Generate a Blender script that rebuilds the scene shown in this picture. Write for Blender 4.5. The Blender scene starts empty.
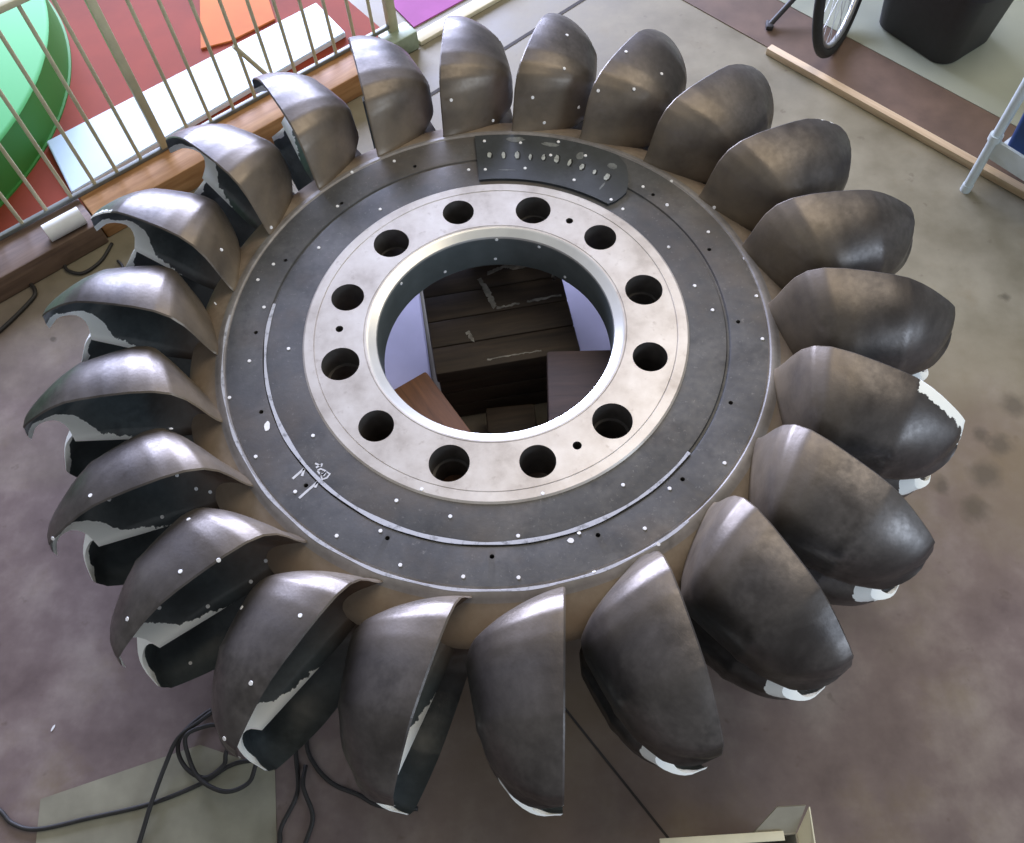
import bpy, bmesh, math, random
from mathutils import Vector, Matrix
import numpy as np
PI = math.pi
sc = bpy.context.scene
COL = sc.collection
random.seed(7)

# ------------------------------------------------------------------ camera
cam_d = bpy.data.cameras.new('camera')
cam_d.sensor_width = 36.0
cam_d.lens = 874.63 * 36.0 / 1024.0
cam_d.clip_end = 60
cam = bpy.data.objects.new('camera', cam_d)
COL.objects.link(cam)
cam.location = (0.13655, -1.31091, 1.86077)
cam.rotation_euler = (0.505954, 0.039217, 0.014286)
sc.camera = cam

# ------------------------------------------------------------------ light
world = bpy.data.worlds.new('hall')
sc.world = world
world.use_nodes = True
wn = world.node_tree.nodes
wn['Background'].inputs[0].default_value = (0.92, 0.95, 1.0, 1)
wn['Background'].inputs[1].default_value = 0.36

def area(name, loc, target, size, power, color):
    d = bpy.data.lights.new(name, 'AREA')
    d.shape = 'RECTANGLE'
    d.size, d.size_y = size
    d.energy = power
    d.color = color
    o = bpy.data.objects.new(name, d)
    COL.objects.link(o)
    o.location = loc
    o.rotation_euler = (Vector(target) - Vector(loc)).to_track_quat('-Z', 'Y').to_euler()
    return o
area('window_light_back', (-3.0, 9.0, 2.7), (-0.4, 0, 0), (6.5, 3.8), 3000, (0.63, 0.69, 1.0))
area('window_light_front', (4.2, -2.6, 1.7), (0.6, 0, 0), (2.0, 1.6), 80, (0.66, 0.80, 1.0))
area('ceiling_lamp_right', (1.8, 1.6, 4.6), (0.4, 0.2, 0), (3.4, 3.4), 120, (1.0, 0.87, 0.68))

sc.view_settings.view_transform = 'Standard'
sc.view_settings.look = 'None'
sc.view_settings.exposure = 0.0
sc.view_settings.gamma = 1.0
sc.view_settings.use_curve_mapping = False

ZF = -0.55            # floor height; the runner's upper face is z = 0

# ------------------------------------------------------------------ materials
def srgb(r, g, b):
    f = lambda c: (c / 255 / 12.92) if c / 255 <= .04045 else ((c / 255 + .055) / 1.055) ** 2.4
    return (f(r), f(g), f(b), 1)

class NT:
    def __init__(self, name):
        self.m = bpy.data.materials.new(name)
        self.m.use_nodes = True
        self.t = self.m.node_tree
        self.b = self.t.nodes['Principled BSDF']
    def n(self, typ, **kw):
        x = self.t.nodes.new(typ)
        for k, v in kw.items():
            if k.startswith('i_'):
                key = k[2:]
                key = int(key) if key.isdigit() else key.replace('_', ' ')
                x.inputs[key].default_value = v
            else:
                setattr(x, k, v)
        return x
    def l(self, a, b): self.t.links.new(a, b)
    def coord(self, which='Object'):
        return self.n('ShaderNodeTexCoord').outputs[which]
    def noise(self, vec, scale, detail=4, rough=.55, dist=0.0):
        x = self.n('ShaderNodeTexNoise', i_Scale=scale, i_Detail=detail, i_Roughness=rough, i_Distortion=dist)
        self.l(vec, x.inputs['Vector'])
        return x.outputs['Fac']
    def ramp(self, fac, stops):
        x = self.n('ShaderNodeValToRGB')
        e = x.color_ramp.elements
        while len(e) < len(stops): e.new(.5)
        for i, (p, c) in enumerate(stops):
            e[i].position = p
            e[i].color = c if len(c) == 4 else (*c, 1)
        self.l(fac, x.inputs[0])
        return x.outputs[0]
    def val(self, fac, lo, hi, a=0.0, b=1.0):
        x = self.n('ShaderNodeMapRange', i_1=lo, i_2=hi, i_3=a, i_4=b)
        self.l(fac, x.inputs[0])
        return x.outputs[0]
    def math(self, op, a, b=None):
        x = self.n('ShaderNodeMath', operation=op)
        for i, v in enumerate((a, b)):
            if v is None: continue
            if isinstance(v, (int, float)): x.inputs[i].default_value = v
            else: self.l(v, x.inputs[i])
        return x.outputs[0]
    def mix(self, fac, a, b, mode='MIX'):
        x = self.n('ShaderNodeMix', data_type='RGBA', blend_type=mode)
        for i, v in ((0, fac), (6, a), (7, b)):
            if isinstance(v, (int, float)): x.inputs[i].default_value = v
            elif isinstance(v, tuple): x.inputs[i].default_value = v
            else: self.l(v, x.inputs[i])
        return x.outputs[2]
    def bump(self, h, strength=.3, dist=.01):
        x = self.n('ShaderNodeBump', i_Strength=strength, i_Distance=dist)
        self.l(h, x.inputs['Height'])
        self.l(x.outputs[0], self.b.inputs['Normal'])
    def put(self, color=None, rough=None, metal=None, spec=None):
        for key, v in (('Base Color', color), ('Roughness', rough), ('Metallic', metal), ('Specular IOR Level', spec)):
            if v is None: continue
            if isinstance(v, (int, float, tuple)): self.b.inputs[key].default_value = v
            else: self.l(v, self.b.inputs[key])
        return self.m

def plain(name, c, rough=.6, metal=0.0, var=.12, scale=30, bump=0.0):
    t = NT(name)
    v = t.coord()
    f = t.noise(v, scale)
    d = tuple(x * (1 - var * 2) for x in c[:3]) + (1,)
    h = tuple(min(1, x * (1 + var)) for x in c[:3]) + (1,)
    t.put(t.ramp(f, [(.3, d), (.7, h)]), rough, metal)
    if bump: t.bump(t.noise(v, scale * 3), bump, .004)
    return t.m

M = {}
def cast_metal(name, dark, light, rust, rough, metal, rust_amt, paint=False):
    t = NT(name)
    v = t.coord()
    rnd = t.n('ShaderNodeObjectInfo').outputs['Random']
    off = t.n('ShaderNodeVectorMath', operation='ADD')
    t.l(v, off.inputs[0])
    sx = t.n('ShaderNodeCombineXYZ'); t.l(t.math('MULTIPLY', rnd, 37.0), sx.inputs[2]); t.l(sx.outputs[0], off.inputs[1])
    v = off.outputs[0]
    big = t.noise(v, 5.5, 5, .6, .4)
    fine = t.noise(v, 60, 3)
    c = t.ramp(big, [(.33, dark), (.68, light)])
    c = t.mix(t.val(fine, .35, .7, 0, .35), c, dark)
    c = t.mix(t.val(t.noise(v, 7.5, 4, .6), .56, .70, 0, .45), c, tuple(x * .45 for x in dark[:3]) + (1,))
    a = t.n('ShaderNodeAttribute', attribute_name='rust').outputs['Fac']
    ra = t.math('MULTIPLY', a, t.val(t.noise(v, 9, 5), .25, .65, .35, 1.0))
    c = t.mix(t.math('MULTIPLY', ra, rust_amt), c, rust)
    r = t.val(fine, .3, .7, rough - .03, rough + .05)
    m = t.math('MULTIPLY', t.math('SUBTRACT', 1.0, t.math('MULTIPLY', ra, .85)), metal)
    if paint:
        p = t.n('ShaderNodeAttribute', attribute_name='paint').outputs['Fac']
        lp = t.n('ShaderNodeAttribute', attribute_name='lip').outputs['Fac']
        on = t.n('ShaderNodeAttribute', attribute_name='lip_paint', attribute_type='OBJECT').outputs['Fac']
        p = t.math('MAXIMUM', p, t.math('SUBTRACT', lp, t.math('MULTIPLY', t.math('SUBTRACT', 1.0, on), 1.6)))
        q = t.math('ADD', p, t.math('MULTIPLY', t.math('SUBTRACT', t.noise(v, 55, 3, .6), .5), .9))
        q = t.val(q, .0, .06)
        c = t.mix(q, c, srgb(250, 253, 249))
        r = t.mix(q, r, (.6, .6, .6, 1))
        m = t.math('MULTIPLY', m, t.math('SUBTRACT', 1.0, q))
    if name == 'disc_face':     # fine pale scratches and dust specks
        c = t.mix(t.val(t.noise(v, 95, 5, .75), .60, .72, 0, .5), c, srgb(140, 138, 134))
        c = t.mix(t.val(t.noise(v, 3.2, 4, .6), .50, .66, 0, .35), c, srgb(108, 96, 82))
    t.put(c, r, m)
    t.bump(t.noise(v, 120, 4, .6), .10, .003)
    return t.m
M['steel'] = cast_metal('cast_steel_back', srgb(66, 62, 60), srgb(114, 109, 106), srgb(138, 124, 104), .38, .65, .95, True)
M['cup'] = cast_metal('cup_inside', srgb(54, 59, 62), srgb(88, 97, 100), srgb(112, 78, 46), .34, .0, .8, True)
M['root'] = cast_metal('root_casting', srgb(124, 112, 98), srgb(164, 152, 136), srgb(138, 114, 90), .7, .05, .5)
M['disc'] = cast_metal('disc_face', srgb(60, 61, 63), srgb(94, 94, 94), srgb(120, 104, 88), .5, .2, .5)
M['bead'] = cast_metal('bevel_bead', srgb(122, 118, 115), srgb(168, 165, 164), srgb(130, 110, 90), .55, .25, .5)
M['plate'] = cast_metal('dark_plate', srgb(40, 44, 46), srgb(62, 67, 69), srgb(120, 118, 114), .5, .1, .4)
def ring_mat():
    t = NT('machined_ring')
    v = t.coord()
    c = t.ramp(t.noise(v, 7, 6, .65), [(.3, srgb(168, 160, 152)), (.5, srgb(198, 192, 185)), (.72, srgb(216, 212, 207))])
    c = t.mix(t.val(t.noise(v, 45, 4), .62, .75, 0, .4), c, srgb(140, 128, 116))
    t.put(c, .38, .35)
    t.bump(t.noise(v, 90, 3), .06, .003)
    return t.m
M['ring'] = ring_mat()
M['bore'] = plain('bore_steel', srgb(120, 130, 132), .35, .6, .1, 12)
M['chamfer'] = plain('chamfer_steel', srgb(226, 226, 222), .25, .5, .05, 12)
M['hole'] = plain('hole_wall', srgb(104, 100, 96), .5, .4, .15, 30)
M['chalk'] = plain('chalk', srgb(205, 206, 208), .9, 0, .1, 60)
M['dotw'] = plain('sticker_white', srgb(240, 240, 240), .6, 0, .03, 60)
M['black'] = plain('black_pit', srgb(18, 18, 18), .8, 0, .1, 60)

# ------------------------------------------------------------------ helpers
def mesh_obj(name, verts, faces, mats, parent=None, smooth=True, fmat=None, angle=None):
    me = bpy.data.meshes.new(name)
    me.from_pydata([tuple(v) for v in verts], [], faces)
    if not isinstance(mats, (list, tuple)): mats = [mats]
    for m in mats: me.materials.append(m)
    if fmat is not None: me.polygons.foreach_set('material_index', fmat)
    me.polygons.foreach_set('use_smooth', [smooth] * len(me.polygons))
    if smooth and angle is not None: me.set_sharp_from_angle(angle=math.radians(angle))
    me.update()
    o = bpy.data.objects.new(name, me)
    COL.objects.link(o)
    if parent: o.parent = parent
    return o

def bm_obj(name, bm, mats, parent=None, smooth=False, angle=35):
    me = bpy.data.meshes.new(name)
    bm.normal_update()
    bm.to_mesh(me); bm.free()
    if not isinstance(mats, (list, tuple)): mats = [mats]
    for m in mats: me.materials.append(m)
    me.polygons.foreach_set('use_smooth', [smooth] * len(me.polygons))
    if smooth: me.set_sharp_from_angle(angle=math.radians(angle))
    o = bpy.data.objects.new(name, me)
    COL.objects.link(o)
    if parent: o.parent = parent
    return o

def add_box(bm, size, mat=Matrix(), bevel=0.0, seg=2):
    r = bmesh.ops.create_cube(bm, size=1.0)
    vs = r['verts']
    bmesh.ops.scale(bm, vec=size, verts=vs)
    if bevel:
        es = list({e for v in vs for e in v.link_edges})
        g = bmesh.ops.bevel(bm, geom=es, offset=bevel, segments=seg, profile=.5, affect='EDGES')
        vs = list({v for f in g['faces'] for v in f.verts} | {v for v in vs if v.is_valid})
    bmesh.ops.transform(bm, matrix=mat, verts=vs)
    return vs

def place(x, y, z, rz=0.0, rx=0.0, ry=0.0):
    return Matrix.Translation((x, y, z)) @ Matrix.Rotation(rz, 4, 'Z') @ Matrix.Rotation(ry, 4, 'Y') @ Matrix.Rotation(rx, 4, 'X')

def box_obj(name, size, mat4, m, parent=None, bevel=.004):
    bm = bmesh.new()
    add_box(bm, size, mat4, bevel)
    return bm_obj(name, bm, m, parent, True)

def add_cyl(bm, p0, p1, r0, r1=None, seg=16, caps=True):
    p0, p1 = Vector(p0), Vector(p1)
    r1 = r0 if r1 is None else r1
    q = (p1 - p0).to_track_quat('Z', 'Y').to_matrix().to_4x4()
    g = bmesh.ops.create_cone(bm, cap_ends=caps, segments=seg, radius1=r0, radius2=r1, depth=(p1 - p0).length)
    bmesh.ops.transform(bm, matrix=Matrix.Translation((p0 + p1) / 2) @ q, verts=g['verts'])

def catmull(pts, n=8):
    p = [Vector(q) for q in pts]
    p = [2 * p[0] - p[1]] + p + [2 * p[-1] - p[-2]]
    out = []
    for i in range(1, len(p) - 2):
        a, b, c, d = p[i - 1:i + 3]
        for k in range(n):
            u = k / n
            out.append(.5 * ((2 * b) + (c - a) * u + (2 * a - 5 * b + 4 * c - d) * u * u + (3 * b - a - 3 * c + d) * u ** 3))
    out.append(p[-2])
    return out

def tube_data(path, r, seg=8):
    V, F = [], []
    up = Vector((0, 0, 1))
    n = len(path)
    for i, q in enumerate(path):
        t = (path[min(i + 1, n - 1)] - path[max(i - 1, 0)]).normalized()
        s = t.cross(up)
        if s.length < 1e-4: s = t.cross(Vector((1, 0, 0)))
        s.normalize(); w = s.cross(t)
        for k in range(seg):
            a = 2 * PI * k / seg
            V.append(q + s * (r * math.cos(a)) + w * (r * math.sin(a)))
    for i in range(n - 1):
        for k in range(seg):
            a, b = i * seg + k, i * seg + (k + 1) % seg
            F.append((a, b, b + seg, a + seg))
    F.append(tuple(range(seg))[::-1]); F.append(tuple(range((n - 1) * seg, n * seg)))
    return V, F

def lathe_data(profile, seg=192, closed=False, mats=None):
    V, F, FM = [], [], []
    m = len(profile)
    for k in range(seg):
        a = 2 * PI * k / seg
        ca, sa = math.cos(a), math.sin(a)
        for r, z in profile: V.append((r * ca, r * sa, z))
    last = m if closed else m - 1
    for k in range(seg):
        k2 = (k + 1) % seg
        for i in range(last):
            j = (i + 1) % m
            F.append((k * m + i, k2 * m + i, k2 * m + j, k * m + j)[::-1] if False else (k * m + i, k2 * m + i, k2 * m + j, k * m + j))
            FM.append(mats[i] if mats else 0)
    return V, F, FM

def boolean_cut(o, cutters):
    """subtract the cutter meshes from o, keep only the result"""
    bmc = bmesh.new()
    for (x, y, r, z0, z1) in cutters:
        add_cyl(bmc, (x, y, z0), (x, y, z1), r, r, 40)
    me = bpy.data.meshes.new('cut'); bmc.to_mesh(me); bmc.free()
    c = bpy.data.objects.new('cut', me); COL.objects.link(c)
    me.materials.append(M['hole'])
    md = o.modifiers.new('cut', 'BOOLEAN'); md.operation = 'DIFFERENCE'; md.object = c; md.solver = 'EXACT'
    md.material_mode = 'TRANSFER'
    dg = bpy.context.evaluated_depsgraph_get()
    new = bpy.data.meshes.new_from_object(o.evaluated_get(dg), depsgraph=dg)
    o.modifiers.clear()
    old = o.data; o.data = new
    bpy.data.meshes.remove(old)
    bpy.data.objects.remove(c); bpy.data.meshes.remove(me)
    new.polygons.foreach_set('use_smooth', [True] * len(new.polygons))
    new.set_sharp_from_angle(angle=math.radians(30))

def tag(o, label, cat=None, group=None, kind=None):
    if label: o['label'] = label
    if cat: o['category'] = cat
    if group: o['group'] = group
    if kind: o['kind'] = kind
    return o

def thing(name, label, cat, loc=(0, 0, 0), rz=0.0, group=None):
    o = bpy.data.objects.new(name, None)
    COL.objects.link(o)
    o.empty_display_size = .1
    o.location = loc; o.rotation_euler = (0, 0, rz)
    return tag(o, label, cat, group)

# ------------------------------------------------------------------ floor
def floor_mat():
    t = NT('stained_concrete')
    v = t.coord()
    sep = t.n('ShaderNodeSeparateXYZ'); t.l(v, sep.inputs[0])
    big = t.noise(v, 1.1, 5, .6, .6)
    med = t.noise(v, 4.5, 5, .6)
    tan = t.ramp(med, [(.3, srgb(112, 105, 85)), (.7, srgb(140, 133, 112))])
    mau = t.ramp(med, [(.28, srgb(90, 75, 73)), (.5, srgb(116, 101, 97)), (.72, srgb(146, 134, 126))])
    # worn red-brown paint in the near half of the room
    m = t.math('ADD', t.math('MULTIPLY', sep.outputs[1], -1.0), t.math('MULTIPLY', sep.outputs[0], -.18))
    m = t.math('ADD', m, t.math('MULTIPLY', t.math('SUBTRACT', big, .5), 1.6))
    c = t.mix(t.val(m, -.3, .35), tan, mau)
    c = t.mix(t.val(t.noise(v, 2.3, 6, .65), .56, .72, 0, .55), c, srgb(112, 96, 66))
    c = t.mix(t.val(t.noise(v, 14, 3, .6), .66, .74, 0, .45), c, srgb(78, 62, 50))
    for (x, y, r) in ((.12, -.85, .62), (1.5, -.12, .55)):            # old oil stains; the one under the wheel has its shade painted in
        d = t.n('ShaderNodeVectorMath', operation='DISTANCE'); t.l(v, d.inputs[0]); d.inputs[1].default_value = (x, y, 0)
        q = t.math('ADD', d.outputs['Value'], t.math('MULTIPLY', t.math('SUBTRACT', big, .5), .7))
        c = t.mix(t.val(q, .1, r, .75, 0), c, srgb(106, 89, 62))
    # oil spots
    for (x, y, r) in ((1.505, -.068, .04), (1.454, -.033, .03), (1.437, -.168, .05), (1.381, -.281, .045), (1.586, .071, .045), (1.66, .486, .02), (-1.55, .36, .012), (1.30, -.2, .03)):
        d = t.n('ShaderNodeVectorMath', operation='DISTANCE'); t.l(v, d.inputs[0]); d.inputs[1].default_value = (x, y, 0)
        q = t.math('ADD', d.outputs['Value'], t.math('MULTIPLY', t.math('SUBTRACT', t.noise(v, 22, 3), .5), .05))
        c = t.mix(t.val(q, r * .4, r * 1.2, .6, 0), c, srgb(62, 54, 40))
    t.put(c, t.val(med, .3, .7, .5, .68), 0)
    t.bump(t.noise(v, 40, 4), .05, .004)
    return t.m
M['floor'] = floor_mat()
bm = bmesh.new()
add_box(bm, (14, 14, .1), place(0, 0, -.05))
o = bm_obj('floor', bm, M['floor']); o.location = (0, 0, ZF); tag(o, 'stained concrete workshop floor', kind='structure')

def slab(name, pts, h, m, label, z=ZF):
    bm = bmesh.new()
    vs = [bm.verts.new((x, y, z)) for x, y in pts]
    f = bm.faces.new(vs)
    if f.normal.z < 0: f.normal_flip()
    g = bmesh.ops.extrude_face_region(bm, geom=[f])
    bmesh.ops.translate(bm, vec=(0, 0, h), verts=[e for e in g['geom'] if isinstance(e, bmesh.types.BMVert)])
    bmesh.ops.recalc_face_normals(bm, faces=bm.faces)
    o = bm_obj(name, bm, m)
    return tag(o, label, kind='structure')

M['red'] = plain('red_floor_paint', srgb(142, 58, 34), .85, 0, .12, 3)
M['brown_strip'] = plain('brown_strip', srgb(104, 84, 70), .6, 0, .14, 8)
M['pale_floor'] = plain('pale_floor', srgb(158, 162, 144), .4, 0, .06, 3)
M['pink'] = plain('pink_floor', srgb(160, 84, 146), .85, 0, .1, 4)
M['panel'] = plain('pale_panel', srgb(146, 143, 124), .5, 0, .15, 7)
M['seam'] = plain('seam_dark', srgb(52, 46, 40), .8, 0, .1, 20)
ux, uy = math.cos(math.radians(40)), math.sin(math.radians(40))     # fence direction
B0 = Vector((-1.788, .717, 0))
def fl(s, d):                                                       # along fence, behind it
    return (B0.x + ux * s - uy * d, B0.y + uy * s + ux * d)
slab('trim_1', [fl(-2.2, .02), fl(1.72, .02), fl(1.72, 3.2), fl(-2.2, 3.2)], .004, M['red'], 'red painted floor behind the fence')
slab('trim_2', [(-.42, 1.93), (.15, 2.41), (-.2, 2.9), (-.75, 2.4)], .006, M['pink'], 'pink floor strip past the fence end')
sd = Vector((1.847 - 1.032, .959 - 1.763, 0)).normalized()
sn = Vector((-sd.y, sd.x, 0))
S0 = Vector((1.05, 1.74, 0))
def st(s, d): q = S0 + sd * s + sn * d; return (q.x, q.y)
slab('trim_3', [st(-.9, .0), st(3, .0), st(3, .265), st(-.9, .265)], .003, M['brown_strip'], 'dark brown floor strip along the batten')
slab('trim_4', [st(-.9, .265), st(3, .265), st(3, 3.0), st(-.9, 3.0)], .005, M['pale_floor'], 'pale green grey floor beyond the brown strip')
slab('trim_5', [(-1.185, -1.087), (-.791, -.95), (-.581, -1.011), (-.53, -1.30), (-1.15, -1.30)], .002, M['panel'], 'pale worn floor patch under the cables')
def seam(name, a, b, w, label):
    a, b = Vector(a), Vector(b); n = (b - a).normalized(); n = Vector((-n.y, n.x)) * w / 2
    slab(name, [a + n, a - n, b - n, b + n], .0015, M['seam'], label)
seam('trim_6', (-.4, 1.45), (.45, 2.225), .016, 'dark floor joint behind the wheel')
seam('trim_7', (-.1, -.51), (.55, -1.31), .006, 'thin floor joint in front of the wheel')

# ------------------------------------------------------------------ turbine runner
NB = 22
PH = 1.72768
ZM = -.074
R0 = .705
runner = thing('turbine_runner', 'large grey cast metal turbine wheel with cup shaped buckets lying flat on wooden blocks', 'turbine wheel', (0, 0, 0))

def lerp_tab(tab, x):
    return float(np.interp(x, [a for a, _ in tab], [b for _, b in tab]))
H_TAB = [(.70, .05), (.715, .060), (.726, .074), (.736, .102), (.748, .145), (.762, .182), (.785, .213), (.82, .231), (.87, .238), (.93, .238), (.98, .235), (1.05, .224), (1.12, .214), (1.2, .206)]
REND = [(0, 1.10), (.09, 1.107), (.158, 1.118), (.22, 1.132), (.28, 1.150), (.33, 1.158), (.38, 1.163), (.42, 1.165), (.50, 1.165), (.56, 1.162), (.62, 1.157), (.68, 1.155), (.76, 1.135), (.83, 1.112), (.90, 1.085), (.96, 1.055), (1.0, 1.02)]
SA = .40
DOUT = [(.70, .09), (.72, .095), (.735, .11), (.75, .132), (.77, .158), (.795, .182), (.83, .202), (.87, .204), (.91, .196), (.95, .187), (1.0, .174), (1.05, .157), (1.10, .135), (1.14, .115), (1.18, .09)]
DMAX = [(.70, .0), (.72, .02), (.75, .055), (.80, .105), (.85, .14), (.90, .162), (.95, .17), (1.0, .165), (1.06, .135), (1.12, .105), (1.18, .085)]
def t_lip(r): return .055 - (r - .75) * .175
def t_split(r):
    a = -.04 + (1.10 - r) * .27
    return min(a, t_lip(r) - .012)
NS, NU = 36, 60
def bucket_mesh():
    sig = [math.sin(PI / 2 * i / NS) for i in range(NS + 1)]
    us = [(1 - math.cos(PI * j / NU)) / 2 * .5 + .5 * j / NU for j in range(NU + 1)]
    RZ = np.zeros((NS + 1, NU + 1, 2))
    for i, s in enumerate(sig):
        re = lerp_tab(REND, s)
        for j, u in enumerate(us):
            r = R0 + u * (re - R0)
            RZ[i, j] = (r, s * lerp_tab(H_TAB, r))
    # lip polyline (r, z above the middle plane): the top row, then the tip down to the notch
    lip = [RZ[NS, j] for j in range(NU + 1)]
    for i in range(NS - 1, -1, -1):
        if sig[i] >= SA: lip.append(RZ[i, NU])
    lip = np.array(lip)
    notch = np.array([RZ[i, NU] for i in range(NS + 1) if sig[i] <= SA + .03])
    def pl_dist(P, L):
        a, b = L[:-1], L[1:]
        ab = b - a
        t = np.clip(((P - a) * ab).sum(1) / (ab * ab).sum(1).clip(1e-12), 0, 1)
        return np.hypot(*(P - (a + ab * t[:, None])).T).min()
    inner = np.zeros((NS + 1, NU + 1, 3)); outer = inner.copy()
    paint_i = np.zeros((NS + 1, NU + 1)); paint_o = paint_i.copy(); rust = paint_i.copy(); lipm = paint_i.copy()
    for i in range(NS + 1):
        for j in range(NU + 1):
            r, z = RZ[i, j]
            dl = pl_dist(RZ[i, j], lip)
            f = math.sqrt(max(0, 1 - (1 - min(dl / .115, 1)) ** 2))
            fo = math.sqrt(max(0, 1 - (1 - min(dl / .125, 1)) ** 2))
            w = math.sin(PI / 2 * min(z / .075, 1))
            ts, tl = t_split(r), t_lip(r)
            D = lerp_tab(DMAX, r)
            deep = tl - D * f
            ti = ts * (1 - w) + deep * w
            if dl < 1e-6: ti = tl
            wo = math.sin(PI / 2 * min((z + .012) / .07, 1))
            Do = max(lerp_tab(DOUT, r), D + .012)
            deepo = tl - .003 - Do * fo
            val = min(tl - .003 - .66 * Do, ts - .02)
            to = val * (1 - wo) + deepo * wo
            to = min(to, ti - .004)
            inner[i, j] = (r, ti, z)
            k = min(1, max(0, dl / .03))
            outer[i, j] = (.95 + (r - .95) * 1.008, to, z * 1.012)
            dn = pl_dist(RZ[i, j], notch)
            dn3 = dn
            # white inspection paint round the notch and along the dividing edge
            pa = (.017 - dn3) / .017
            L = 1.10 - r
            strip = .013 * max(-1, 1 - max(0, L) / .17) + .030 * max(0, 1 - max(0, L) / .065) - z
            pb = strip / .012 if L > -.02 else -1
            paint_i[i, j] = max(pa, pb)
            paint_o[i, j] = (.016 - dn) / .016
            lipm[i, j] = min((.034 - (tl - to)) / .034, (r - 1.02) / .03, (z - .075) / .03)
            rust[i, j] = max(0, 1 - (r - .715) / .20)
    V, F, FM, PA, RU, LP = [], [], [], [], [], []
    rows = [(-1, i) for i in range(NS, 0, -1)] + [(1, i) for i in range(NS + 1)]
    nr = len(rows); nc = NU + 1
    def zz(p, sg): return (p[0], p[1], ZM + sg * p[2])
    for sg, i in rows:
        for j in range(nc):
            V.append(zz(inner[i, j], sg)); PA.append(paint_i[i, j] if sg > 0 else min(paint_i[i, j], (.012 - math.hypot(RZ[i, j][0] - RZ[i, NU][0], 0)) / .012)); RU.append(rust[i, j]); LP.append(-2.0)
    o0 = len(V)
    for sg, i in rows:
        for j in range(nc):
            V.append(zz(outer[i, j], sg)); PA.append(paint_o[i, j] + 1.2 if sg < 0 and paint_o[i, j] > -1.4 else min(paint_o[i, j], -1.0)); RU.append(rust[i, j]); LP.append(lipm[i, j] if sg > 0 else -2.0)
    for a in range(nr - 1):
        for j in range(nc - 1):
            q = (a * nc + j, a * nc + j + 1, (a + 1) * nc + j + 1, (a + 1) * nc + j)
            F.append(q); FM.append(1)
            F.append(tuple(x + o0 for x in q)[::-1]); FM.append(0)
    # rim: separate verts so the edge stays crisp and the notch edge is wholly painted
    def rim(ids, painted, flip):
        base = len(V)
        for q in ids:
            V.append(V[q]); V.append(V[q + o0])
            pv = 1.2 if painted(q) else -1.0
            PA.extend([pv, pv]); RU.extend([RU[q], RU[q]]); LP.extend([LP[q + o0], LP[q + o0]])
        for k in range(len(ids) - 1):
            a = base + 2 * k
            f = (a, a + 1, a + 3, a + 2)
            F.append(f[::-1] if flip else f); FM.append(0)
    end = [a * nc + nc - 1 for a in range(nr)]
    srow = {a * nc + nc - 1: sig[rows[a][1]] for a in range(nr)}
    rim(end, lambda q: srow[q] < .46, False)
    rim([j for j in range(nc)], lambda q: False, False)
    rim([(nr - 1) * nc + j for j in range(nc)], lambda q: False, True)
    rim([a * nc for a in range(nr)], lambda q: False, True)
    me = bpy.data.meshes.new('bucket')
    me.from_pydata(V, [], F)
    me.materials.append(M['steel']); me.materials.append(M['cup'])
    me.polygons.foreach_set('material_index', FM)
    me.polygons.foreach_set('use_smooth', [True] * len(F))
    at = me.attributes.new('paint', 'FLOAT', 'POINT'); at.data.foreach_set('value', [float(x) for x in PA])
    at = me.attributes.new('rust', 'FLOAT', 'POINT'); at.data.foreach_set('value', [float(x) for x in RU])
    at = me.attributes.new('lip', 'FLOAT', 'POINT'); at.data.foreach_set('value', [float(x) for x in LP])
    bmx = bmesh.new(); bmx.from_mesh(me); bmesh.ops.recalc_face_normals(bmx, faces=bmx.faces); bmx.to_mesh(me); bmx.free()
    me.update()
    return me
# the cast buckets differ a little in length
LEN = {5: .995, 6: .990, 7: .986, 8: .984, 9: .988, 10: .988, 11: .984, 12: .988, 13: .992, 17: 1.008, 18: 1.007, 19: 1.01}
bmesh_bucket = bucket_mesh()
for k in range(NB):
    o = bpy.data.objects.new('bucket', bmesh_bucket)
    COL.objects.link(o); o.parent = runner
    o.rotation_euler = (0, 0, PH - k * 2 * PI / NB)
    o.scale = (LEN.get(k + 1, 1.0), 1, 1)
    o['lip_paint'] = {5: .45, 8: 1.0, 19: .55}.get(k + 1, 0.0)      # white paint that runs over the outer lip

# hub disc: flat face, groove, bevelled edge, concave flank down to the middle plane
prof = [(.499, -.0), (.585, 0), (.592, -.001), (.595, -.006), (.600, -.006), (.603, -.002), (.608, -.001), (.696, -.001), (.700, -.004), (.704, -.001), (.711, -.002), (.722, -.010), (.730, -.0165)]
mats = [0] * 7 + [2, 2, 2, 2, 2]
flank = [(.745, -.023), (.760, -.029), (.775, -.036), (.790, -.044), (.803, -.053), (.813, -.063), (.817, -.074)]
prof += flank; mats += [1] * len(flank)
low = [(r, 2 * ZM - z) for r, z in reversed(prof[:-1])]
prof += low; mats += [1] * len(low)
V, F, FM = lathe_data(prof, 240, False, mats)
disc = mesh_obj('disc', V, F, [M['disc'], M['root'], M['bead']], runner, True, FM, 40)
at = disc.data.attributes.new('rust', 'FLOAT', 'POINT')
at.data.foreach_set('value', [min(1, max(0, (math.hypot(v[0], v[1]) - .72) / .05)) for v in V])
bm = bmesh.new(); bm.from_mesh(disc.data); bmesh.ops.recalc_face_normals(bm, faces=bm.faces); bm.to_mesh(disc.data); bm.free()

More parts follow.
